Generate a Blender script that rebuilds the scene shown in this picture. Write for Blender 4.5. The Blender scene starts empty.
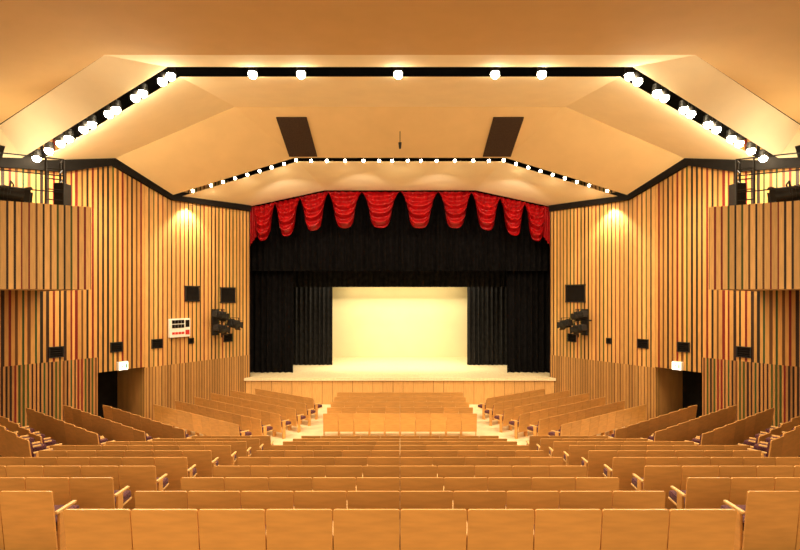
import bpy, bmesh, math, random
from mathutils import Vector, Matrix
random.seed(7)
C = bpy.context.scene.collection
H = 4.78   # camera height above the front floor

# ------------------------------------------------------------------ materials
def newmat(name):
    m = bpy.data.materials.new(name); m.use_nodes = True
    nt = m.node_tree
    return m, nt, nt.nodes['Principled BSDF']

def mat(name, col, rough=0.6, var=0.08, scale=6.0, stretch=(1,1,1), metal=0.0, spec=0.4, bump=0.0, objvar=0.0, sheen=0.0):
    m, nt, b = newmat(name)
    tc = nt.nodes.new('ShaderNodeTexCoord')
    mp = nt.nodes.new('ShaderNodeMapping'); mp.inputs['Scale'].default_value = stretch
    nt.links.new(tc.outputs['Object'], mp.inputs['Vector'])
    nz = nt.nodes.new('ShaderNodeTexNoise'); nz.inputs['Scale'].default_value = scale; nz.inputs['Detail'].default_value = 4
    nt.links.new(mp.outputs[0], nz.inputs['Vector'])
    r = nt.nodes.new('ShaderNodeValToRGB')
    lo = [max(0, c*(1-var*2)) for c in col]; hi = [min(1, c*(1+var*2)) for c in col]
    r.color_ramp.elements[0].position = 0.3; r.color_ramp.elements[1].position = 0.7
    r.color_ramp.elements[0].color = (*lo, 1); r.color_ramp.elements[1].color = (*hi, 1)
    nt.links.new(nz.outputs['Fac'], r.inputs[0])
    out = r.outputs[0]
    if objvar > 0:
        oi = nt.nodes.new('ShaderNodeObjectInfo')
        mr = nt.nodes.new('ShaderNodeMapRange'); mr.inputs['To Min'].default_value = 1-objvar; mr.inputs['To Max'].default_value = 1+objvar*0.6
        nt.links.new(oi.outputs['Random'], mr.inputs['Value'])
        hs = nt.nodes.new('ShaderNodeHueSaturation')
        nt.links.new(mr.outputs[0], hs.inputs['Value']); nt.links.new(out, hs.inputs['Color'])
        out = hs.outputs[0]
    nt.links.new(out, b.inputs['Base Color'])
    b.inputs['Roughness'].default_value = rough
    b.inputs['Metallic'].default_value = metal
    b.inputs['Specular IOR Level'].default_value = spec
    if sheen: b.inputs['Sheen Weight'].default_value = sheen
    if bump:
        bp = nt.nodes.new('ShaderNodeBump'); bp.inputs['Strength'].default_value = bump; bp.inputs['Distance'].default_value = 0.02
        nt.links.new(nz.outputs['Fac'], bp.inputs['Height']); nt.links.new(bp.outputs[0], b.inputs['Normal'])
    return m

def emit(name, col, s):
    m, nt, b = newmat(name)
    b.inputs['Base Color'].default_value = (*col, 1)
    b.inputs['Emission Color'].default_value = (*col, 1)
    b.inputs['Emission Strength'].default_value = s
    return m

def stripes(name, wood, period, wmin, wmax, groove_cols, seed=0.0, tone=.28):
    """vertical wooden slats with coloured grooves, driven by the UV map (metres along the wall)"""
    m, nt, b = newmat(name)
    N = nt.nodes.new; L = nt.links.new
    uv = N('ShaderNodeUVMap'); sep = N('ShaderNodeSeparateXYZ'); L(uv.outputs[0], sep.inputs[0])
    def math_(op, a, bb=None, clamp=False):
        n = N('ShaderNodeMath'); n.operation = op; n.use_clamp = clamp
        for i, v in enumerate((a, bb)):
            if v is None: continue
            if isinstance(v, (int, float)): n.inputs[i].default_value = v
            else: L(v, n.inputs[i])
        return n.outputs[0]
    t = math_('ADD', math_('DIVIDE', sep.outputs[0], period), 100+seed)
    cell = math_('FLOOR', t); fr = math_('FRACT', t)
    wn = N('ShaderNodeTexWhiteNoise'); wn.noise_dimensions = '1D'; L(cell, wn.inputs['W'])
    wn2 = N('ShaderNodeTexWhiteNoise'); wn2.noise_dimensions = '1D'; L(math_('ADD', cell, 37.3), wn2.inputs['W'])
    wn3 = N('ShaderNodeTexWhiteNoise'); wn3.noise_dimensions = '1D'; L(math_('ADD', cell, 91.7), wn3.inputs['W'])
    w = math_('ADD', math_('MULTIPLY', wn2.outputs['Value'], wmax-wmin), wmin)
    mask = math_('LESS_THAN', fr, w)
    ramp = N('ShaderNodeValToRGB'); ramp.color_ramp.interpolation = 'CONSTANT'
    els = ramp.color_ramp.elements
    n = len(groove_cols)
    els[0].color = (*groove_cols[0], 1); els[0].position = 0
    els[1].color = (*groove_cols[1], 1); els[1].position = 1/n
    for i in range(2, n):
        e = els.new(i/n); e.color = (*groove_cols[i], 1)
    L(wn.outputs['Value'], ramp.inputs[0])
    mp = N('ShaderNodeMapping'); mp.inputs['Scale'].default_value = (14, 1.2, 1); L(uv.outputs[0], mp.inputs[0])
    nz = N('ShaderNodeTexNoise'); nz.inputs['Scale'].default_value = 2.0; nz.inputs['Detail'].default_value = 3; L(mp.outputs[0], nz.inputs['Vector'])
    wr = N('ShaderNodeValToRGB')
    wr.color_ramp.elements[0].position = .3; wr.color_ramp.elements[1].position = .75
    wr.color_ramp.elements[0].color = (*[c*.86 for c in wood], 1); wr.color_ramp.elements[1].color = (*[min(1, c*1.1) for c in wood], 1)
    L(nz.outputs['Fac'], wr.inputs[0])
    hs = N('ShaderNodeHueSaturation'); L(wr.outputs[0], hs.inputs['Color'])
    L(math_('ADD', math_('MULTIPLY', wn3.outputs['Value'], tone*1.4), 1-tone), hs.inputs['Value'])
    mx = N('ShaderNodeMix'); mx.data_type = 'RGBA'
    L(mask, mx.inputs[0]); L(hs.outputs[0], mx.inputs[6]); L(ramp.outputs[0], mx.inputs[7])
    L(mx.outputs[2], b.inputs['Base Color'])
    bp = N('ShaderNodeBump'); bp.inputs['Strength'].default_value = .5; bp.inputs['Distance'].default_value = .02; bp.invert = True
    L(mask, bp.inputs['Height']); L(bp.outputs[0], b.inputs['Normal'])
    b.inputs['Roughness'].default_value = .5; b.inputs['Specular IOR Level'].default_value = .3
    return m

WOOD = (0.70, 0.38, 0.12)
GR = [(.03,.012,.007), (.17,.012,.009), (.05,.065,.012), (.015,.008,.005), (.13,.05,.015), (.025,.06,.02)]
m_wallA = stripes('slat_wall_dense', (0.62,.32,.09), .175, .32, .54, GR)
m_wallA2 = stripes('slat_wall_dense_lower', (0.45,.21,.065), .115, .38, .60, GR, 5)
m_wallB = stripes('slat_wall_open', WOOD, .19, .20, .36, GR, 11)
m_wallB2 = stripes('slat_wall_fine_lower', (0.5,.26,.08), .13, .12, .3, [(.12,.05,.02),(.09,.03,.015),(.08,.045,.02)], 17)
m_par = stripes('slat_parapet', (.74,.43,.15), .138, .20, .34, GR, 23)
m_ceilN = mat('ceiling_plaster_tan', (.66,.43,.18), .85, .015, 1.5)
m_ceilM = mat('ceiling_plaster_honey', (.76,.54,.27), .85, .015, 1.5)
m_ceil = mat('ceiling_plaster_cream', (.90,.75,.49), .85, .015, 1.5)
m_black = mat('black_paint_and_shade', (.010,.008,.007), .8, .1, 4, spec=.1)  # real black paint, and black standing for shade in recesses and voids
m_dark = mat('black_metal', (.015,.013,.012), .5, .1, 8, spec=.3)
m_grille = mat('speaker_grille_brown', (.05,.028,.018), .8, .3, 60, spec=.2)
m_floor = mat('floor_beige', (.78,.64,.40), .6, .05, 3)
m_terr = mat('terrace_carpet', (.18,.09,.035), .8, .1, 9)
m_stage = mat('stage_boards', (.82,.67,.42), .4, .05, 3, (9,1,1))
m_stagef = stripes('stage_front_boards', (.64,.35,.12), .45, .02, .05, [(.2,.09,.03),(.2,.1,.03)], 3, .05)
m_jamb = mat('door_jamb_wood', (.45,.22,.07), .5, .08, 4, (1,1,.2))
m_seatw = mat('seat_plywood', (.68,.345,.10), .38, .05, 2.5, (1.2,1.2,7), objvar=.13, spec=.4)
m_seate = mat('seat_plywood_light', (.76,.47,.18), .45, .05, 4, (1,6,1))
m_cush = mat('seat_fabric_plum', (.10,.028,.04), .9, .45, 55, sheen=.1)
m_red = mat('red_satin', (.33,.0025,.004), .36, .12, 3, spec=.28)
m_velv = mat('black_velvet', (.005,.0045,.005), .95, .2, 5, spec=.05)
m_velv2 = mat('charcoal_velvet', (.014,.0135,.014), .9, .2, 5, spec=.08)
m_cyc = mat('cyclorama_cloth', (.86,.76,.50), .9, .015, 1.2)
m_white = mat('white_enamel', (.85,.82,.75), .4, .03, 3)
m_redp = mat('red_plastic', (.6,.03,.02), .4, .05, 5)
m_green = mat('sign_green', (.05,.35,.15), .5, .05, 5)
m_exit = emit('sign_lit_white', (1,.95,.8), 2.2)
m_bulb = emit('lamp_glass_lit', (1,.84,.55), 110)
m_bulb2 = emit('lamp_glass_lit_small', (1,.84,.55), 50)

# ------------------------------------------------------------------ helpers
def link(o, parent=None, kind=None, label=None, cat=None, group=None):
    C.objects.link(o)
    if parent: o.parent = parent
    if kind: o['kind'] = kind
    if label: o['label'] = label
    if cat: o['category'] = cat
    if group: o['group'] = group
    return o

def mesh_obj(name, verts, faces, mats, uvs=None, fmat=None, smooth=False, **kw):
    me = bpy.data.meshes.new(name)
    me.from_pydata([tuple(v) for v in verts], [], faces)
    for m in (mats if isinstance(mats, (list, tuple)) else [mats]): me.materials.append(m)
    if fmat:
        for p, i in zip(me.polygons, fmat): p.material_index = i
    if uvs:
        ul = me.uv_layers.new(name='UVMap')
        for p in me.polygons:
            for li, vi in zip(p.loop_indices, p.vertices):
                ul.data[li].uv = uvs[vi]
    if smooth:
        for p in me.polygons: p.use_smooth = True
    me.update()
    o = bpy.data.objects.new(name, me)
    return link(o, **kw)

def bm_obj(name, bm, mats, smooth=False, **kw):
    me = bpy.data.meshes.new(name); bm.to_mesh(me); bm.free()
    for m in (mats if isinstance(mats, (list, tuple)) else [mats]): me.materials.append(m)
    if smooth:
        for p in me.polygons: p.use_smooth = True
    return link(bpy.data.objects.new(name, me), **kw)

def add_box(bm, cx, cy, cz, sx, sy, sz, rot=None, bevel=0.0, mi=0):
    r = bmesh.ops.create_cube(bm, size=1)
    vs = r['verts']
    bmesh.ops.scale(bm, verts=vs, vec=(sx, sy, sz))
    if bevel > 0:
        es = list({e for v in vs for e in v.link_edges})
        rb = bmesh.ops.bevel(bm, geom=es, offset=bevel, segments=2, affect='EDGES', profile=.6)
        vs = list({v for f in rb['faces'] for v in f.verts} | {v for v in vs if v.is_valid})
    fs = {f for v in vs for f in v.link_faces}
    for f in fs: f.material_index = mi
    if rot: bmesh.ops.rotate(bm, verts=vs, cent=(0,0,0), matrix=rot)
    bmesh.ops.translate(bm, verts=vs, vec=(cx, cy, cz))
    return vs

def add_cyl(bm, p0, p1, r0, r1=None, seg=16, mi=0, caps=True):
    r1 = r0 if r1 is None else r1
    p0 = Vector(p0); p1 = Vector(p1); d = p1-p0
    r = bmesh.ops.create_cone(bm, cap_ends=caps, segments=seg, radius1=r0, radius2=r1, depth=d.length)
    q = Vector((0,0,1)).rotation_difference(d.normalized()).to_matrix()
    bmesh.ops.rotate(bm, verts=r['verts'], cent=(0,0,0), matrix=q)
    bmesh.ops.translate(bm, verts=r['verts'], vec=(p0+p1)/2)
    for f in {f for v in r['verts'] for f in v.link_faces}: f.material_index = mi
    return r['verts']

# ------------------------------------------------------------------ side walls
WX0, WD0, K = -6.75, 24.0, 0.593
def wall_x(d): return WX0-(WD0-d)*K
TL = math.sqrt(1+K*K); TX, TY = K/TL, 1/TL          # tangent towards the stage (left wall)
ANG = math.atan2(TY, TX)
def sd(d): return (WD0-d)*TL

def build_wall(side):
    sg = 1 if side == 'left' else -1
    V=[]; F=[]; U=[]; M=[]
    def quadbox(d0, d1, z0, z1, mi, pts=None):
        if pts: (xa, ya, sa), (xb, yb, sb) = pts
        else:
            xa, ya, sa = wall_x(d0), d0, sd(d0); xb, yb, sb = wall_x(d1), d1, sd(d1)
        nx, ny = (-TY, TX) if not pts else (-1, 0)
        i = len(V)
        for (x, y, s) in ((xa, ya, sa), (xb, yb, sb)):
            for off in (0, .3):
                for z in (z0, z1):
                    V.append((sg*(x+nx*off), y+ny*off, z+H)); U.append((s+off, z+10))
        fs = [(0,1,5,4),(2,6,7,3),(0,4,6,2),(1,3,7,5),(0,2,3,1),(4,5,7,6)]
        for f in fs:
            f = tuple(i+a for a in f)
            F.append(f if sg > 0 else f[::-1]); M.append(mi)
    zt = 5.0; zf = -H
    quadbox(24, 13, zt, 7.0, 4)  # wall above the panels coloured black so the ceiling slots look dark
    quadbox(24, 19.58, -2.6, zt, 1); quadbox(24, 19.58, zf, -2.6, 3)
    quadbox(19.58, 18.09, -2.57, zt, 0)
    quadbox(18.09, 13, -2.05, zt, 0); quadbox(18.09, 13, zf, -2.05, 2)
    xs = wall_x(13)
    P = ((xs,13,sd(13)),(xs,-3,sd(13)+16))
    quadbox(0,0,zt,7.0,4, pts=P)
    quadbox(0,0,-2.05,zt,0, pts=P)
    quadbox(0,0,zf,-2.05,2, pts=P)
    mesh_obj('wall_'+side, V, F, [m_wallA, m_wallB, m_wallA2, m_wallB2, m_black], uvs=U, fmat=M, kind='structure',
             label='angled auditorium wall of vertical wooden slats with coloured grooves')
    bm = bmesh.new()
    a = Vector((wall_x(19.58), 19.58, 0)); b = Vector((wall_x(18.09), 18.09, 0))
    n = Vector((-TY, TX, 0))
    pts = [a+n*.3, b+n*.3, b+n*1.7, a+n*1.7]
    vs0=[bm.verts.new((sg*p.x, p.y, 0.0)) for p in pts]; vs1=[bm.verts.new((sg*p.x, p.y, H-2.5)) for p in pts]
    for i in (1,2,3):  # shade in the recess is coloured black; the stage-side face stays wood
        j=(i+1)%4; f=bm.faces.new((vs0[i],vs0[j],vs1[j],vs1[i]))
        if i==3: f.material_index=1
    bm.faces.new(vs1); bm.faces.new(vs0)
    bm_obj('door_1' if sg>0 else 'door_2', bm, [m_black,m_jamb], kind='structure', label='dark recessed doorway vestibule in the slatted wall')
    prof = [(13.0,3.3,4.5),(16,3.85,4.4),(17.1,4.0,4.6),(18.5,4.55,4.95),(20.5,3.72,4.1),(23.95,3.84,4.12)]
    V=[]; F=[]
    for d, z0, z1 in prof:
        for off in (.0, .14):
            for z in (z0, z1):
                V.append((sg*(wall_x(d)+TY*off), d-TX*off, z+H))
    for i in range(len(prof)-1):
        a=i*4; b=a+4
        for f in ((a,b,b+1,a+1),(a+2,a+3,b+3,b+2),(a,a+2,b+2,b),(a+1,b+1,b+3,a+3)): F.append(f)
    mesh_obj('trim_1' if sg>0 else 'trim_2', V, F, m_black, kind='structure', label='black cove strip between wall and ceiling')
build_wall('left'); build_wall('right')

# ------------------------------------------------------------------ ceiling
def ruled(name, m, label, pieces, n=12):
    V=[]; F=[]
    for p in pieces:
        sym = abs(sum(q[0] for q in p)) < 1e-6
        for sgn in ((1,) if sym else (1,-1)):
            base=len(V)
            a,b,c,d=[Vector((sgn*x,y,z+H)) for x,y,z in p]
            for j in range(n+1):
                for i in range(n+1):
                    u=i/n; v=j/n
                    V.append((a*(1-u)+b*u)*(1-v)+(d*(1-u)+c*u)*v)
            for j in range(n):
                for i in range(n):
                    k=base+j*(n+1)+i
                    f=(k,k+1,k+n+2,k+n+1); F.append(f if sgn>0 else f[::-1])
    return mesh_obj(name,V,F,m,smooth=True,kind='structure',label=label)
def cen(x0,y0,z0,x1,y1,z1): return [(-x0,y0,z0),(x0,y0,z0),(x1,y1,z1),(-x1,y1,z1)]
Fp=(-7.2,13,5.9); O=(-11.75,15.6,5.0); Nn=(-11.2,15.8,4.12); Sn=(-6.1,14,6.04)
Fa=(-6.03,14.6,6.03); B2=(-11.07,16.4,4.21); Cc=(-10.0,18.5,4.76); D2=(-5.57,18,6.42)
V=[];F=[];nx=40;ny=24
for j in range(ny+1):
    t=j/ny
    for i in range(nx+1):
        u=-1+2*i/nx; au=abs(u)
        if au<=.55: fx=u/.55*7.2; fy=13; fz=5.9
        else:
            k=(au-.55)/.45; fx=math.copysign(7.2+4.6*k,u); fy=13+2.6*k; fz=5.9-.9*k
        V.append((u*13.3*(1-t)+fx*t, -3*(1-t)+fy*t, (4.6*(1-t)+fz*t)+H))
for j in range(ny):
    for i in range(nx):
        a=j*(nx+1)+i; F.append((a,a+nx+1,a+nx+2,a+1))
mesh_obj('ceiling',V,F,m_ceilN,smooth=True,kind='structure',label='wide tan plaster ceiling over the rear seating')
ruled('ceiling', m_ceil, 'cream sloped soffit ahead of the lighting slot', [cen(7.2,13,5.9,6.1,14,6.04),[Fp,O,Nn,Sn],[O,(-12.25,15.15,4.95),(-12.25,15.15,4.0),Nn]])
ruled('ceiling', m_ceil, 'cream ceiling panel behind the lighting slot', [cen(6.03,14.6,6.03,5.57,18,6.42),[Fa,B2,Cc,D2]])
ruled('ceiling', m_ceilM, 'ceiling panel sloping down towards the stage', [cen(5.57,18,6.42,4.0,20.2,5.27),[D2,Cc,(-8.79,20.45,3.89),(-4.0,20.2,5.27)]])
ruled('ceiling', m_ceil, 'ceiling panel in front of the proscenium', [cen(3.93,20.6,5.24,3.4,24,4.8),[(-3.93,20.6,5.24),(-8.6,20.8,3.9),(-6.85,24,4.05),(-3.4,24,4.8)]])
mesh_obj('ceiling',[(-14,-3,H+7.2),(14,-3,H+7.2),(14,24.4,H+7.2),(-14,24.4,H+7.2)],[(0,1,2,3)],m_black,kind='structure',label='black roof sheet added above the ceiling panels against stray light')  # added sheet: stops world light leaking in, black so the slots stay dark

for sg in (-1, 1):
    bm = bmesh.new()
    def pz(d): return 6.42-(6.42-5.27)/2.2*(d-18)
    n = Vector((0, -(6.42-5.27)/2.2, -1)).normalized()
    P = [Vector((sg*4.27,18.4,pz(18.4))),Vector((sg*3.22,18.4,pz(18.4))),Vector((sg*3.12,20.1,pz(20.1))),Vector((sg*4.17,20.1,pz(20.1)))]
    v0=[bm.verts.new(p+Vector((0,0,H))+n*.0) for p in P]; v1=[bm.verts.new(p+Vector((0,0,H))+n*.05) for p in P]
    bm.faces.new(v0); bm.faces.new(v1)
    for i in range(4): bm.faces.new((v0[i],v0[(i+1)%4],v1[(i+1)%4],v1[i]))
    bmesh.ops.recalc_face_normals(bm, faces=bm.faces)
    g = bm_obj('ceiling_grille', bm, m_grille, label='dark brown rectangular grille set in the sloped ceiling', cat='grille', group='ceiling grilles')
bm = bmesh.new()
zc = 6.42-.52*(19-18)
add_cyl(bm,(0,19,H+zc),(0,19,H+zc-.45),.012)
mic=bm_obj('hanging_microphone', bm, m_dark, label='small black microphone hanging from the ceiling', cat='microphone')
bm = bmesh.new(); add_cyl(bm,(0,19,H+zc-.40),(0,19,H+zc-.62),.06,.035)
bm_obj('microphone_head', bm, m_dark, parent=mic)

# ------------------------------------------------------------------ slot lamps
def lamp_master(r):
    bm = bmesh.new()
    add_cyl(bm,(0,0,.04),(0,0,.24),r*1.15,r*1.0,seg=18,caps=False)
    add_cyl(bm,(0,0,.23),(0,0,.25),r*1.0,r*1.0,seg=18)
    me1 = bpy.data.meshes.new('housing'); bm.to_mesh(me1); bm.free(); me1.materials.append(m_dark)
    bm = bmesh.new()
    bmesh.ops.create_uvsphere(bm, u_segments=16, v_segments=10, radius=r)
    me2 = bpy.data.meshes.new('bulb'); bm.to_mesh(me2); bm.free()
    for p in me2.polygons: p.use_smooth=True
    return me1, me2
LM = lamp_master(.115); LM[1].materials.append(m_bulb)
LS = lamp_master(.055); LS[1].materials.append(m_bulb2)
def lamp(loc, meshes, group, energy=0, aim=(0,0,-1), size=160, drop=.16, lab='glowing round spotlight in the black ceiling slot'):
    e = bpy.data.objects.new('ceiling_lamp', None); e.location = loc; e.empty_display_size=.1
    link(e, label=lab, cat='lamp', group=group)
    h = bpy.data.objects.new('lamp_housing', meshes[0]); link(h, parent=e)
    b = bpy.data.objects.new('bulb', meshes[1]); link(b, parent=e)
    if energy:
        ld = bpy.data.lights.new('lamp_light', 'SPOT'); ld.energy = energy; ld.color=(1,.81,.52); ld.shadow_soft_size=.1
        lo = bpy.data.objects.new('lamp_light', ld); link(lo, parent=e); lo.location=(0,0,-drop)
        ld.spot_size=math.radians(size); ld.spot_blend=.6
        lo.rotation_euler = Vector(aim).to_track_quat('-Z','Y').to_euler()
c0 = Vector((-6.06,14.3,5.97)); c1=Vector((-11.1,16.1,4.11))
for sg in (-1,1):
    for t in (.02,.075,.20,.25,.38,.43,.55,.61,.72,.78,.87,.965):
        p = c0*(1-t)+c1*t
        lamp((-sg*p.x, p.y, p.z+H), LM, 'lamps in the front ceiling slot', 440 if t in (.02,.20,.38,.55,.72) else 0, (0,-.05,-1))
for x in (-3.95,-2.65,-.05,2.55,3.8):
    lamp((x,14.3,5.97+H), LM, 'lamps in the front ceiling slot', 560, (0,.0,-1))
c0=Vector((-3.97,20.4,5.23)); c1=Vector((-8.7,20.6,3.89))
for sg in (-1,1):
    for t in (.0,.10,.20,.30,.40,.50,.60,.70,.85):
        p = c0*(1-t)+c1*t; lamp((sg*p.x, p.y, p.z+H), LS, 'lamps in the rear ceiling slot', 100 if t in (.10,.40,.70) else 0, (0,.6,-1), 150)
for x in (-3.4,-2.8,-2.1,-1.4,-.8,-.3,.3,.8,1.4,2.1,2.8,3.4):
    lamp((x,20.4,5.21+H), LS, 'lamps in the rear ceiling slot', 100 if abs(x) in (2.1,.3) else 0, (0,.6,-1), 150)

# ------------------------------------------------------------------ floors
rowd = [4.14+1.1*k for k in range(10)]
rowz = [-1.64,-1.90,-2.14,-2.35,-2.56,-2.77,-2.98,-3.2,-3.43,-3.65]
rowf = [z-.85+H for z in rowz]
prof = [(-3, rowf[0])]
for k in range(10):
    if k>0: prof.append((rowd[k]-.12, rowf[k]))
    end = rowd[k+1]-.12 if k<9 else 15.25
    prof.append((end, rowf[k]))
prof += [(15.25, 0.0)]
V=[];F=[]
for y,z in prof: V += [(-13.25,y,z),(13.25,y,z)]
for i in range(len(prof)-1): F.append((2*i,2*i+1,2*i+3,2*i+2))
mesh_obj('floor', V, F, m_terr, kind='structure', label='stepped seating terraces')
V=[(-13,15.0,0),(13,15.0,0),(13,24.5,0),(-13,24.5,0),(-13,15.0,-.2),(13,15.0,-.2),(13,24.5,-.2),(-13,24.5,-.2)]
mesh_obj('floor', V, [(0,1,2,3),(7,6,5,4),(0,4,5,1),(1,5,6,2),(2,6,7,3),(3,7,4,0)], m_floor, kind='structure', label='beige hall floor in front of the stage')

# ------------------------------------------------------------------ chairs
def panel(bm, w, z0, z1, th, r, tilt, ybase, mi=0, curve=.008):
    hw=w/2; pts=[]
    for cx,cz,a0 in ((hw-r,z1-r,0),(-hw+r,z1-r,90),(-hw+r*.4,z0+r*.4,180),(hw-r*.4,z0+r*.4,270)):
        rr = r if a0<180 else r*.4
        for k in range(5):
            a=math.radians(a0+k*22.5); pts.append((cx+rr*math.cos(a), cz+rr*math.sin(a)))
    def yy(x,z,off): return ybase - tilt*(z-z0) + off + curve*(1-(x/hw)**2)*-1
    a=[bm.verts.new((x,yy(x,z,0),z)) for x,z in pts]; b=[bm.verts.new((x,yy(x,z,th),z)) for x,z in pts]
    fa=bm.faces.new(a); fb=bm.faces.new(b[::-1]); fa.material_index=fb.material_index=mi
    n=len(pts)
    for i in range(n):
        f=bm.faces.new((a[i],b[i],b[(i+1)%n],a[(i+1)%n])); f.material_index=mi
def tomesh(bm, name, mats):
    bmesh.ops.recalc_face_normals(bm, faces=bm.faces)
    me=bpy.data.meshes.new(name); bm.to_mesh(me); bm.free()
    for m in mats: me.materials.append(m)
    return me
def p_back(bm, mi=0): panel(bm,.511,.22,.85,.022,.018,.13,.05,mi)
def p_bcush(bm, mi=0): panel(bm,.44,.46,.80,.05,.05,.13,.05-.008,mi)
def p_seat(bm, mi=0): add_box(bm,0,.30,.40,.44,.42,.025,Matrix.Rotation(math.radians(4),3,'X'),.008,mi)
def p_scush(bm, mi=0): add_box(bm,0,.30,.455,.43,.42,.10,Matrix.Rotation(math.radians(4),3,'X'),.03,mi)
def p_arm(bm, sx, mi=0): add_box(bm,sx*.237,.22,.60,.04,.32,.03,None,.01,mi)
def p_leg(bm, sx, mi=0): add_box(bm,sx*.242,.16,.295,.03,.12,.59,None,.006,mi)
parts=[]
for nm, fn, mt in (('backrest',p_back,m_seatw),('back_cushion',p_bcush,m_cush),('seat_pan',p_seat,m_seate),('seat_cushion',p_scush,m_cush)):
    bm=bmesh.new(); fn(bm); parts.append((nm,tomesh(bm,nm,[mt])))
for sx in (-1,1):
    bm=bmesh.new(); p_arm(bm,sx); parts.append(('armrest',tomesh(bm,'armrest',[m_seate])))
    bm=bmesh.new(); p_leg(bm,sx); parts.append(('leg',tomesh(bm,'leg',[m_seatw])))
bm=bmesh.new(); p_back(bm,0); p_bcush(bm,1); p_seat(bm,2); p_scush(bm,1)
for sx in (-1,1): p_arm(bm,sx,2); p_leg(bm,sx,0)
whole=tomesh(bm,'auditorium_chair',[m_seatw,m_cush,m_seate])

chairs=[]
SW=.52
for k in range(10):
    for i in range(10):
        chairs.append(((i-4.5)*SW, rowd[k], rowf[k], 0, 'chairs in the rear centre rows'))
ns={1:2,2:3,3:5,4:6,5:6,6:7,7:6,8:5,9:4}
for sg in (-1,1):
    for k,n in ns.items():
        for i in range(n):
            chairs.append((sg*(3.4+(i+.5)*SW), rowd[k], rowf[k], 0, 'chairs in the rear side rows'))
a34=math.radians(34); no={9:8,8:8,7:7,6:4,5:3}
for sg in (-1,1):
    for k,n in no.items():
        x0=3.4+ns[k]*SW+.2; y0=rowd[k]+.05; rise=.05 if k>6 else .10
        for i in range(n):
            s=(i+.5)*SW
            z=rowf[k]+.14+rise*s
            chairs.append((sg*(x0+math.cos(a34)*s), y0+math.sin(a34)*s, z, sg*a34, 'chairs in the angled rear rows'))
        bm=bmesh.new(); Lr=n*SW+.3
        ux,uy=math.cos(a34),math.sin(a34); nx,ny=-math.sin(a34),math.cos(a34)
        P=[]
        for s,t in ((-.02,-.1),(Lr,-.1),(Lr,.85),(-.02,.85)):
            P.append((sg*(x0+ux*s+nx*t), y0+uy*s+ny*t, rowf[k]+.14+rise*s))
        v0=[bm.verts.new(p) for p in P]; v1=[bm.verts.new((p[0],p[1],0)) for p in P]
        bm.faces.new(v0); bm.faces.new(v1[::-1])
        for i in range(4): bm.faces.new((v0[i],v0[(i+1)%4],v1[(i+1)%4],v1[i]))
        bmesh.ops.recalc_face_normals(bm, faces=bm.faces)
        bm_obj('floor', bm, m_terr, kind='structure', label='angled seating platform')
for j in range(5):
    for i in range(10):
        chairs.append(((i-4.5)*SW, 18.0+j, 0, 0, 'chairs in the front centre rows'))
a38=math.radians(38)
st=[(4.95,16.4,10),(4.45,17.1,10),(4.0,17.85,10),(3.65,18.7,10),(3.45,19.65,9),(3.35,20.7,7)]
for sg in (-1,1):
    for x0,y0,n in st:
        for i in range(n):
            s=(i+.5)*SW
            chairs.append((sg*(x0+math.cos(a38)*s), y0+math.sin(a38)*s, 0, sg*a38, 'chairs in the front side rows'))
chairs.sort(key=lambda c: math.hypot(c[0],c[1]))
near=chairs[:300]; rest=chairs[300:]
LAB={'chairs in the rear centre rows':'orange plywood-backed auditorium chair in a straight stepped row',
'chairs in the rear side rows':'orange plywood-backed auditorium chair beside the stepped aisle',
'chairs in the angled rear rows':'plywood-backed auditorium chair in an angled row by the slatted wall',
'chairs in the front centre rows':'plywood-backed auditorium chair on the flat floor facing the stage',
'chairs in the front side rows':'plywood-backed auditorium chair in an angled row near the stage'}
for (x,y,z,rz,g) in near:
    if y<10:
        e=bpy.data.objects.new('auditorium_chair',None); e.empty_display_size=.1
        e.location=(x,y,z); e.rotation_euler=(0,0,rz)
        link(e,label=LAB[g],cat='chair',group=g)
        for nm,me in parts:
            link(bpy.data.objects.new(nm,me),parent=e)
    else:
        o=bpy.data.objects.new('auditorium_chair',whole); o.location=(x,y,z); o.rotation_euler=(0,0,rz)
        link(o,label=LAB[g],cat='chair',group=g)
if rest:
    bm=bmesh.new()
    for (x,y,z,rz,g) in rest:
        n0=len(bm.verts); bm.from_mesh(whole); bm.verts.ensure_lookup_table()
        bmesh.ops.transform(bm, matrix=Matrix.Translation((x,y,z))@Matrix.Rotation(rz,4,'Z'), verts=bm.verts[n0:])
    bm_obj('auditorium_chairs', bm, [m_seatw,m_cush,m_seate], kind='stuff', label='remaining plywood auditorium chairs in rows nearest the stage', cat='chairs')

# ------------------------------------------------------------------ stage
SZ=H-3.6
bm=bmesh.new()
pl=[(-6.92,23.66),(6.92,23.66),(6.7,24.05),(6.7,24.42),(9.45,24.42),(9.45,32.95),(-9.45,32.95),(-9.45,24.42),(-6.7,24.42),(-6.7,24.05)]
v0=[bm.verts.new((x,y,SZ)) for x,y in pl]; v1=[bm.verts.new((x,y,SZ-.12)) for x,y in pl]
bm.faces.new(v0); bm.faces.new(v1[::-1])
for i in range(len(pl)): bm.faces.new((v0[i],v1[i],v1[(i+1)%len(pl)],v0[(i+1)%len(pl)]))
bmesh.ops.recalc_face_normals(bm, faces=bm.faces)
stg=bm_obj('stage', bm, m_stage, label='raised wooden stage with pale boards', cat='stage')
V=[(-6.86,23.72,0),(6.86,23.72,0),(6.86,23.72,SZ-.12),(-6.86,23.72,SZ-.12),(-6.7,24.0,0),(6.7,24.0,0),(6.7,24.0,SZ-.12),(-6.7,24.0,SZ-.12)]
mesh_obj('stage_front', V, [(0,1,2,3),(5,4,7,6),(1,5,6,2),(4,0,3,7),(3,2,6,7)], m_stagef, uvs=[(v[0]+v[1],v[2]) for v in V], parent=stg, label='orange wooden stage front panel')
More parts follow.
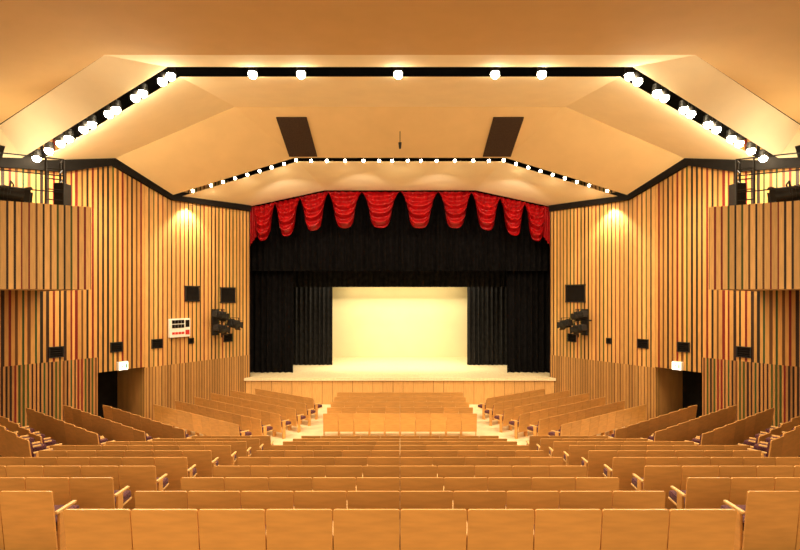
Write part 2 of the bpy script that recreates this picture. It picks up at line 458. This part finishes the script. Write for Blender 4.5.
def boxwall(name,x0,x1,y0,y1,z0,z1,m,label):
    bm=bmesh.new(); add_box(bm,(x0+x1)/2,(y0+y1)/2,(z0+z1)/2,x1-x0,y1-y0,z1-z0)
    bm_obj(name,bm,m,kind='structure',label=label)
boxwall('wall_stage_left',-9.8,-9.5,24.4,33.3,0,H+7,m_black,'black side wall of the stage house')
boxwall('wall_stage_right',9.5,9.8,24.4,33.3,0,H+7,m_black,'black side wall of the stage house')
boxwall('wall_back',-9.8,9.8,33,33.3,0,H+7,m_black,'black rear wall of the stage house')
boxwall('ceiling',-9.8,9.8,24.4,33.3,H+6.9,H+7.1,m_black,'black ceiling of the stage house')
for sg in (-1,1):
    boxwall('wall_proscenium_left' if sg<0 else 'wall_proscenium_right', min(sg*6.85,sg*14), max(sg*6.85,sg*14), 24.2,24.4,0,H+7,m_black,'black return wall beside the stage opening')
boxwall('wall_proscenium_header',-6.85,6.85,24.3,24.4,H+4.85,H+7,m_black,'black header above the stage opening')

def cloth(name, x0,x1,z0,z1,y,m,label,period=.28,amp=.07,cat='curtain',**kw):
    n=max(8,int((x1-x0)/period*8)); V=[];F=[]; rows=5
    ph=random.random()*6
    for j in range(rows):
        t=j/(rows-1)
        for i in range(n+1):
            x=x0+(x1-x0)*i/n
            a=amp*(.6+.4*(1-t))
            yy=y+a*math.sin(x/period*2*math.pi+ph+.5*math.sin(x*1.7))+.3*a*math.sin(x/period*2.7*math.pi+ph)
            V.append((x,yy,z0*(1-t)+z1*t))
    for j in range(rows-1):
        for i in range(n):
            a=j*(n+1)+i; F.append((a,a+1,a+n+2,a+n+1))
    return mesh_obj(name,V,F,m,smooth=True,label=label,cat=cat,**kw)
def ct(x):
    x=abs(x); return H+(4.8 if x<3.4 else 4.8-(x-3.4)*.75/3.5)
cloth('stage_border_curtain',-7.5,7.5,H+1.22,H+4.75,25.0,m_velv,'black velvet border curtain across the top of the stage opening')
for sg in (-1,1):
    a,b=sorted((sg*7.6,sg*5.08))
    cloth('stage_leg_curtain',a,b,SZ+.01,H+4.5,25.4,m_velv,'black pleated leg curtain standing on the stage',amp=.1,group='outer black leg curtains')
    a,b=sorted((sg*5.9,sg*3.56))
    cloth('stage_leg_curtain',a,b,SZ+.01,H+2.5,28.2,m_velv2,'charcoal pleated leg curtain beside the lit backdrop',period=.24,amp=.09,group='inner leg curtains')
    a,b=sorted((sg*8.5,sg*3.9))
    cloth('stage_leg_curtain',a,b,SZ+.01,H+2.5,30.2,m_velv,'black pleated leg curtain behind the inner legs',period=.24,amp=.09,group='rear leg curtains')
cloth('stage_border_curtain',-5.6,5.6,H+.5,H+2.2,27.0,m_velv2,'charcoal pleated border curtain above the inner stage',period=.26,amp=.06)
cloth('stage_border_curtain',-8.5,8.5,H+.62,H+3.5,30.6,m_velv,'black border curtain in front of the backdrop',period=.3,amp=.06)
bm=bmesh.new(); add_box(bm,0,32,SZ+2.6,9.4,.03,5.2,None,.01)
bm_obj('backdrop',bm,m_cyc,label='cream illuminated backdrop cloth at the rear of the stage',cat='backdrop')

def swag(xc,hw,depth,label):
    nu,nv=44,60; V=[];F=[]
    ph=random.random()*3; yb=24.12
    for j in range(nv+1):
        v=j/nv
        for i in range(nu+1):
            u=-1+2*i/nu
            p=max(0,1-abs(u)**2.8)
            wdt = 1-.42*(v**1.1)*abs(u)**1.5
            x=xc+hw*u*wdt
            L=.30+(depth-.30)*(p**.9)
            z=ct(xc+hw*u)-.04-v*L
            q=p**.5
            y=yb-.12*math.sin(v*math.pi)*q -.12*v*q + .15*q*math.sin(v*2*math.pi*4.2+ph+1.2*u*u+.6*u)*(.4+.6*v)+.06*math.sin(u*15+ph)*(1-v)**1.2
            V.append((x,y,z))
    for j in range(nv):
        for i in range(nu):
            a=j*(nu+1)+i; F.append((a,a+1,a+nu+2,a+nu+1))
    return mesh_obj('curtain_swag',V,F,m_red,smooth=True,label=label,cat='curtain',group='red swags over the stage')
for sg in (-1,1):
    for x,hw in ((.88,.86),(2.5,.78),(3.88,.68),(5.08,.60),(6.13,.53)):
        swag(sg*x,hw,1.64,'crimson satin swag with curved folds above the stage')
    V=[];F=[];n=40
    for j in range(9):
        t=j/8
        for i in range(n+1):
            s=i/n; x=sg*(6.45+.38*s)
            V.append((x,24.02+.07*math.sin(s*2*math.pi*4), ct(x)-.05-t*(1.35+.45*s)))
    for j in range(8):
        for i in range(n):
            a=j*(n+1)+i; F.append((a,a+1,a+n+2,a+n+1))
    mesh_obj('curtain_tail',V,F,m_red,smooth=True,label='red satin pleated tail hanging at the end of the swags',cat='curtain',group='red curtain tails')

# ------------------------------------------------------------------ wall-mounted things
def wplace(o, side, d, z, off=0.0):
    sg = 1 if side=='left' else -1
    o.location=(sg*(wall_x(d)+TY*off), d-TX*off, z+H)
    o.rotation_euler=(0,0,sg*ANG)
def wall_window(side,d,z,w,h):
    bm=bmesh.new(); t=.05
    add_box(bm,0,-.02,h/2,w+.08,.05,t); add_box(bm,0,-.02,-h/2,w+.08,.05,t)
    add_box(bm,-w/2,-.02,0,t,.05,h); add_box(bm,w/2,-.02,0,t,.05,h)
    fr=bm_obj('window_frame',bm,m_dark,label='small dark control window in the slatted wall',cat='window',group='control windows'); wplace(fr,side,d,z)
    bm=bmesh.new(); add_box(bm,0,-.005,0,w,.02,h); add_box(bm,0,-.03,h*.12,w,.02,.03)
    bm_obj('dark_opening',bm,m_black,parent=fr)  # black slab stands for the shade inside the opening
wall_window('left',21.34,.13,.62,.58); wall_window('left',22.9,.08,.75,.62); wall_window('right',22.75,.15,1.0,.72)
def vent(side,d,z,w=.42,h=.32):
    bm=bmesh.new()
    add_box(bm,0,-.02,h/2,w,.05,.03); add_box(bm,0,-.02,-h/2,w,.05,.03)
    add_box(bm,-w/2,-.02,0,.03,.05,h+.03); add_box(bm,w/2,-.02,0,.03,.05,h+.03)
    o=bm_obj('wall_vent',bm,m_dark,label='small square dark metal air vent on the slatted wall',cat='vent',group='wall vents'); wplace(o,side,d,z)
    bm=bmesh.new(); add_box(bm,0,-.006,0,w-.03,.012,h-.03)
    for i in range(4): add_box(bm,0,-.03,-h/2+h*(i+.8)/4.6,w-.05,.02,.03,Matrix.Rotation(.5,3,'X'))
    bm_obj('louvre',bm,m_black,parent=o)
for side in ('left','right'):
    for d in (16.95,18.65,20.0,22.9):
        vent(side,d,-1.75)
    vent(side,21.3,-1.75,.2,.2)
for side in ('left','right'):
    bm=bmesh.new(); add_box(bm,0,-.08,0,.36,.14,.30,None,.015)
    o=bm_obj('exit_sign',bm,m_white,label='small lit white exit sign over the doorway',cat='sign',group='exit signs'); wplace(o,side,18.8,-2.42,0)
    bm=bmesh.new(); add_box(bm,0,-.155,0,.32,.01,.26); bm_obj('sign_face',bm,m_exit,parent=o,label='glowing white face')
    bm=bmesh.new()
    add_box(bm,.1,-.163,0,.05,.008,.16); add_box(bm,-.04,-.163,.0,.035,.008,.08,Matrix.Rotation(.4,3,'Y')); add_box(bm,-.06,-.163,-.06,.02,.008,.06,Matrix.Rotation(.7,3,'Y')); add_box(bm,-.01,-.163,-.06,.02,.008,.06,Matrix.Rotation(-.6,3,'Y'))
    add_cyl(bm,(-.02,-.159,.07),(-.02,-.168,.07),.018)
    bm_obj('pictogram',bm,m_green,parent=o)
bm=bmesh.new(); add_box(bm,0,-.07,0,.90,.14,.72,None,.02)
db=bm_obj('display_board',bm,m_white,label='white wall display board with black and red indicator cells',cat='sign'); wplace(db,'left',20.8,-1.2)
bm=bmesh.new()
for r in range(2):
    for c in range(4): add_box(bm,-.32+c*.14,-.145,.24-r*.17,.125,.012,.14)
add_box(bm,.31,-.145,.16,.18,.012,.28)
bm_obj('indicator_cell',bm,m_black,parent=db)
bm=bmesh.new()
for c in range(4): add_box(bm,-.32+c*.14,-.145,-.2,.115,.012,.09)
add_box(bm,.31,-.145,-.18,.18,.012,.18)
bm_obj('indicator_cell',bm,m_redp,parent=db,label='red indicator cells')

def make_spot(loc, aim, scale=1.0, label='black stage spotlight with barn doors', group='stage spotlights'):
    bm=bmesh.new()
    add_cyl(bm,(0,0,-.25),(0,0,.22),.18,.20,seg=20)
    add_cyl(bm,(0,0,.22),(0,0,.30),.21,.21,seg=20)
    for i in range(3): add_cyl(bm,(0,0,-.2+i*.07),(0,0,-.18+i*.07),.20,.20,seg=20)
    add_box(bm,0,0,-.3,.26,.26,.12,None,.02)
    body=bm_obj('stage_spotlight',bm,m_dark,label=label,cat='spotlight',group=group)
    q=Vector(aim).to_track_quat('Z','Y'); body.rotation_mode='QUATERNION'; body.rotation_quaternion=q
    body.location=loc; body.scale=(scale,)*3
    bm=bmesh.new()
    for k in range(4):
        R=Matrix.Rotation(k*math.pi/2,3,'Z')
        vs=add_box(bm,0,0,0,.30,.012,.13)
        bmesh.ops.rotate(bm,verts=vs,cent=(0,0,0),matrix=Matrix.Rotation(math.radians(-14),3,'X'))
        bmesh.ops.translate(bm,verts=vs,vec=(0,.21,.35)); bmesh.ops.rotate(bm,verts=vs,cent=(0,0,0),matrix=R)
    bm_obj('barn_door',bm,m_dark,parent=body)
    bm=bmesh.new(); add_cyl(bm,(0,0,.27),(0,0,.31),.14,.14,seg=20); bm_obj('lens',bm,m_velv2,parent=body)
    bm=bmesh.new()
    add_box(bm,-.22,.13,0,.02,.3,.04); add_box(bm,.22,.13,0,.02,.3,.04); add_box(bm,0,.28,0,.46,.02,.04)
    bm_obj('yoke',bm,m_dark,parent=body)
    return body
for side in ('left','right'):
    sg = 1 if side=='left' else -1
    bm=bmesh.new()
    add_cyl(bm,(0,-.45,-.62),(0,-.45,.55),.035)
    add_box(bm,0,-.25,.35,.05,.42,.05); add_box(bm,0,-.25,-.35,.05,.42,.05); add_box(bm,0,-.04,0,.3,.05,1.1)
    add_cyl(bm,(-.1,-.45,.1),(.65,-.45,.1),.03)
    o=bm_obj('lighting_bracket',bm,m_dark,label='black wall bracket with pole carrying stage spotlights',cat='bracket',group='lighting brackets'); wplace(o,side,22.3,-1.05)
    base=Vector((sg*wall_x(22.3),22.3,H-1.05)); tx=Vector((sg*TX,TY,0)); nn=Vector((sg*TY,-TX,0))
    for (a,b,c,s) in ((-.22,.55,.30,.9),(-.2,.6,-.25,.9),(.55,.55,-.08,.9)):
        make_spot(base+tx*a+nn*b+Vector((0,0,c)), (sg*.3,.9,-.2), s, group='wall bracket spotlights')

# ------------------------------------------------------------------ side lighting balconies
for sg in (-1,1):
    def w(x,y,z): return (-sg*x if sg>0 else x, y, z+H)
    P0=(-13.2,9.55);P2=(-7.5,12.95);P3=(-10.98,16.5)
    e=bpy.data.objects.new('balcony',None); e.location=w(-10.5,13,.18); link(e,label='slat-fronted side lighting balcony projecting from the wall',cat='balcony')
    inv=-Vector(e.location)
    def pr(name,poly,z0,z1,m,label=None):
        n=len(poly); V=[];U=[];F=[]
        for z in (z0,z1):
            for (x,y,s) in poly: V.append(Vector(w(x,y,z))+inv); U.append((s,z+10))
        F.append(tuple(range(n))); F.append(tuple(range(n,2*n)))
        for i in range(n): F.append((i,(i+1)%n,n+(i+1)%n,n+i))
        o=mesh_obj(name,V,F,m,uvs=U,parent=e)
        b=bmesh.new(); b.from_mesh(o.data); bmesh.ops.recalc_face_normals(b,faces=b.faces); b.to_mesh(o.data); b.free()
        if label: o['label']=label
    dx,dy=P2[0]-P0[0],P2[1]-P0[1]; L=math.hypot(dx,dy); nx,ny=-dy/L*.14,dx/L*.14
    pr('parapet',[(P0[0],P0[1],0),(P2[0],P2[1],L),(P2[0]+nx,P2[1]+ny,L),(P0[0]+nx,P0[1]+ny,0)],.18,2.18,m_par,label='wooden slat parapet with coloured grooves')
    ex,ey=P3[0]-P2[0],P3[1]-P2[1]; L2=math.hypot(ex,ey); mx,my=-ey/L2*.14,ex/L2*.14
    pr('side_panel',[(P2[0],P2[1],L),(P3[0],P3[1],L+L2),(P3[0]+mx,P3[1]+my,L+L2),(P2[0]+mx,P2[1]+my+.1,L)],.18,2.1,m_par)
    pr('deck',[(P0[0],P0[1]+.1,0),(P2[0]-.1,P2[1]+.02,1),(P3[0]-.05,P3[1],1),(-13.1,13,1)],1.0,1.15,m_black)
    pr('soffit',[(P0[0],P0[1]+.1,0),(P2[0]-.1,P2[1]+.02,1),(P3[0]-.05,P3[1],1),(-13.1,13,1)],.2,.26,m_ceilN)
    bm=bmesh.new()
    def c(a,b,r=.016): add_cyl(bm,Vector(w(*a))+inv,Vector(w(*b))+inv,r,seg=8)
    A1=(-8.2,13.0);B1=(-8.5,13.35)
    for (x,y) in (A1,B1,(-8.5,12.8),): c((x,y,1.1),(x,y,3.35),.025)
    for z in (2.35,2.6,2.85,3.1,3.35): c((*A1,z),(*B1,z)); c((*A1,z),(-8.5,12.8,z))
    for z in (2.55,2.95,3.35):
        c((*A1,z),(-11.2,11.3,z))
    for t in (.4,.8):
        c((A1[0]+t*(-3.0),A1[1]-1.7*t,1.1),(A1[0]+t*(-3.0),A1[1]-1.7*t,3.35))
    vs=add_box(bm,0,0,0,.26,.3,.6,None,.02); bmesh.ops.translate(bm,verts=vs,vec=Vector(w(-8.35,13.2,2.5))+inv)
    o=bm_obj('railing',bm,m_dark,parent=e,label='black pipe railing and lighting frame')
    make_spot(w(-9.45,12.95,2.5),(.9 if sg<0 else -.9,.5,-.1),1.0,group='balcony spotlights',label='black spotlight on the balcony lighting frame')

# ------------------------------------------------------------------ lights
def light(kind,loc,energy,col=(1,.81,.54),aim=None,size=1,size_y=None,spot=90,blend=.6,name='house_and_fill_light'):
    ld=bpy.data.lights.new(name,kind); ld.energy=energy; ld.color=col
    if kind=='AREA':
        ld.size=size
        if size_y: ld.shape='RECTANGLE'; ld.size_y=size_y
    elif kind=='SPOT': ld.spot_size=math.radians(spot); ld.spot_blend=blend; ld.shadow_soft_size=size
    else: ld.shadow_soft_size=size
    o=bpy.data.objects.new(name,ld); C.objects.link(o); o.location=loc
    if aim: o.rotation_euler=(Vector(aim)-Vector(loc)).to_track_quat('-Z','Y').to_euler()
    return o
for x in (-6,-2,2,6):
    light('SPOT',(x,3.5,H+4.7),400,aim=(x,5,0),spot=130,size=.15)
    light('SPOT',(x,8.5,H+5.1),560,aim=(x,9,0),spot=130,size=.15)
light('AREA',(0,-2.5,H+1.0),900,aim=(0,15,H+6),size=18,size_y=4,col=(1,.75,.42))  # added frontal fill behind the camera, no fixture stands there
for sg in (-1,1):
    light('SPOT',(sg*8.2,20.9,H+3.7),520,aim=(sg*8.35,21.6,0),spot=110,size=.05,col=(1,.86,.56))
    light('POINT',(sg*10.6,14.5,H+3.1),170,size=.1,col=(1,.86,.6))  # added fill that brightens the wall behind each balcony
light('AREA',(0,29.3,H+1.6),200,aim=(0,32,H-1.6),size=7.5,size_y=.5,col=(1,.84,.50),name='stage_border_light')
light('AREA',(0,27.6,H+2.2),780,aim=(0,26.6,SZ),size=9,size_y=.8,col=(1,.85,.56),name='stage_border_light')
light('AREA',(0,31,SZ+4.6),90,aim=(0,31.6,SZ),size=7,size_y=.4,col=(1,.8,.42),name='stage_border_light')
for x in (-4.5,-1.5,1.5,4.5):
    light('SPOT',(x,20.7,H+4.6-.12*abs(x)),120,aim=(x*1.1,24.2,H+3.8),spot=80,size=.06,col=(1,.85,.7),name='swag_spot')
for x in (-4,0,4):
    light('SPOT',(x,20.6,H+4.6-.12*abs(x)),800,aim=(x*1.1,24.6,SZ),spot=60,size=.1,col=(1,.86,.58),name='apron_spot')

w_=bpy.data.worlds.new('World'); bpy.context.scene.world=w_; w_.use_nodes=True
w_.node_tree.nodes['Background'].inputs[0].default_value=(1,.72,.38,1); w_.node_tree.nodes['Background'].inputs[1].default_value=.24

cam=bpy.data.cameras.new('Camera'); co=bpy.data.objects.new('Camera',cam); C.objects.link(co)
co.location=(0,0,H); co.rotation_euler=(math.pi/2,0,0); cam.sensor_width=36; cam.lens=24.0; cam.shift_y=.0275; cam.clip_start=.1
bpy.context.scene.camera=co
try:
    bpy.context.scene.view_settings.view_transform='Standard'
except Exception: pass
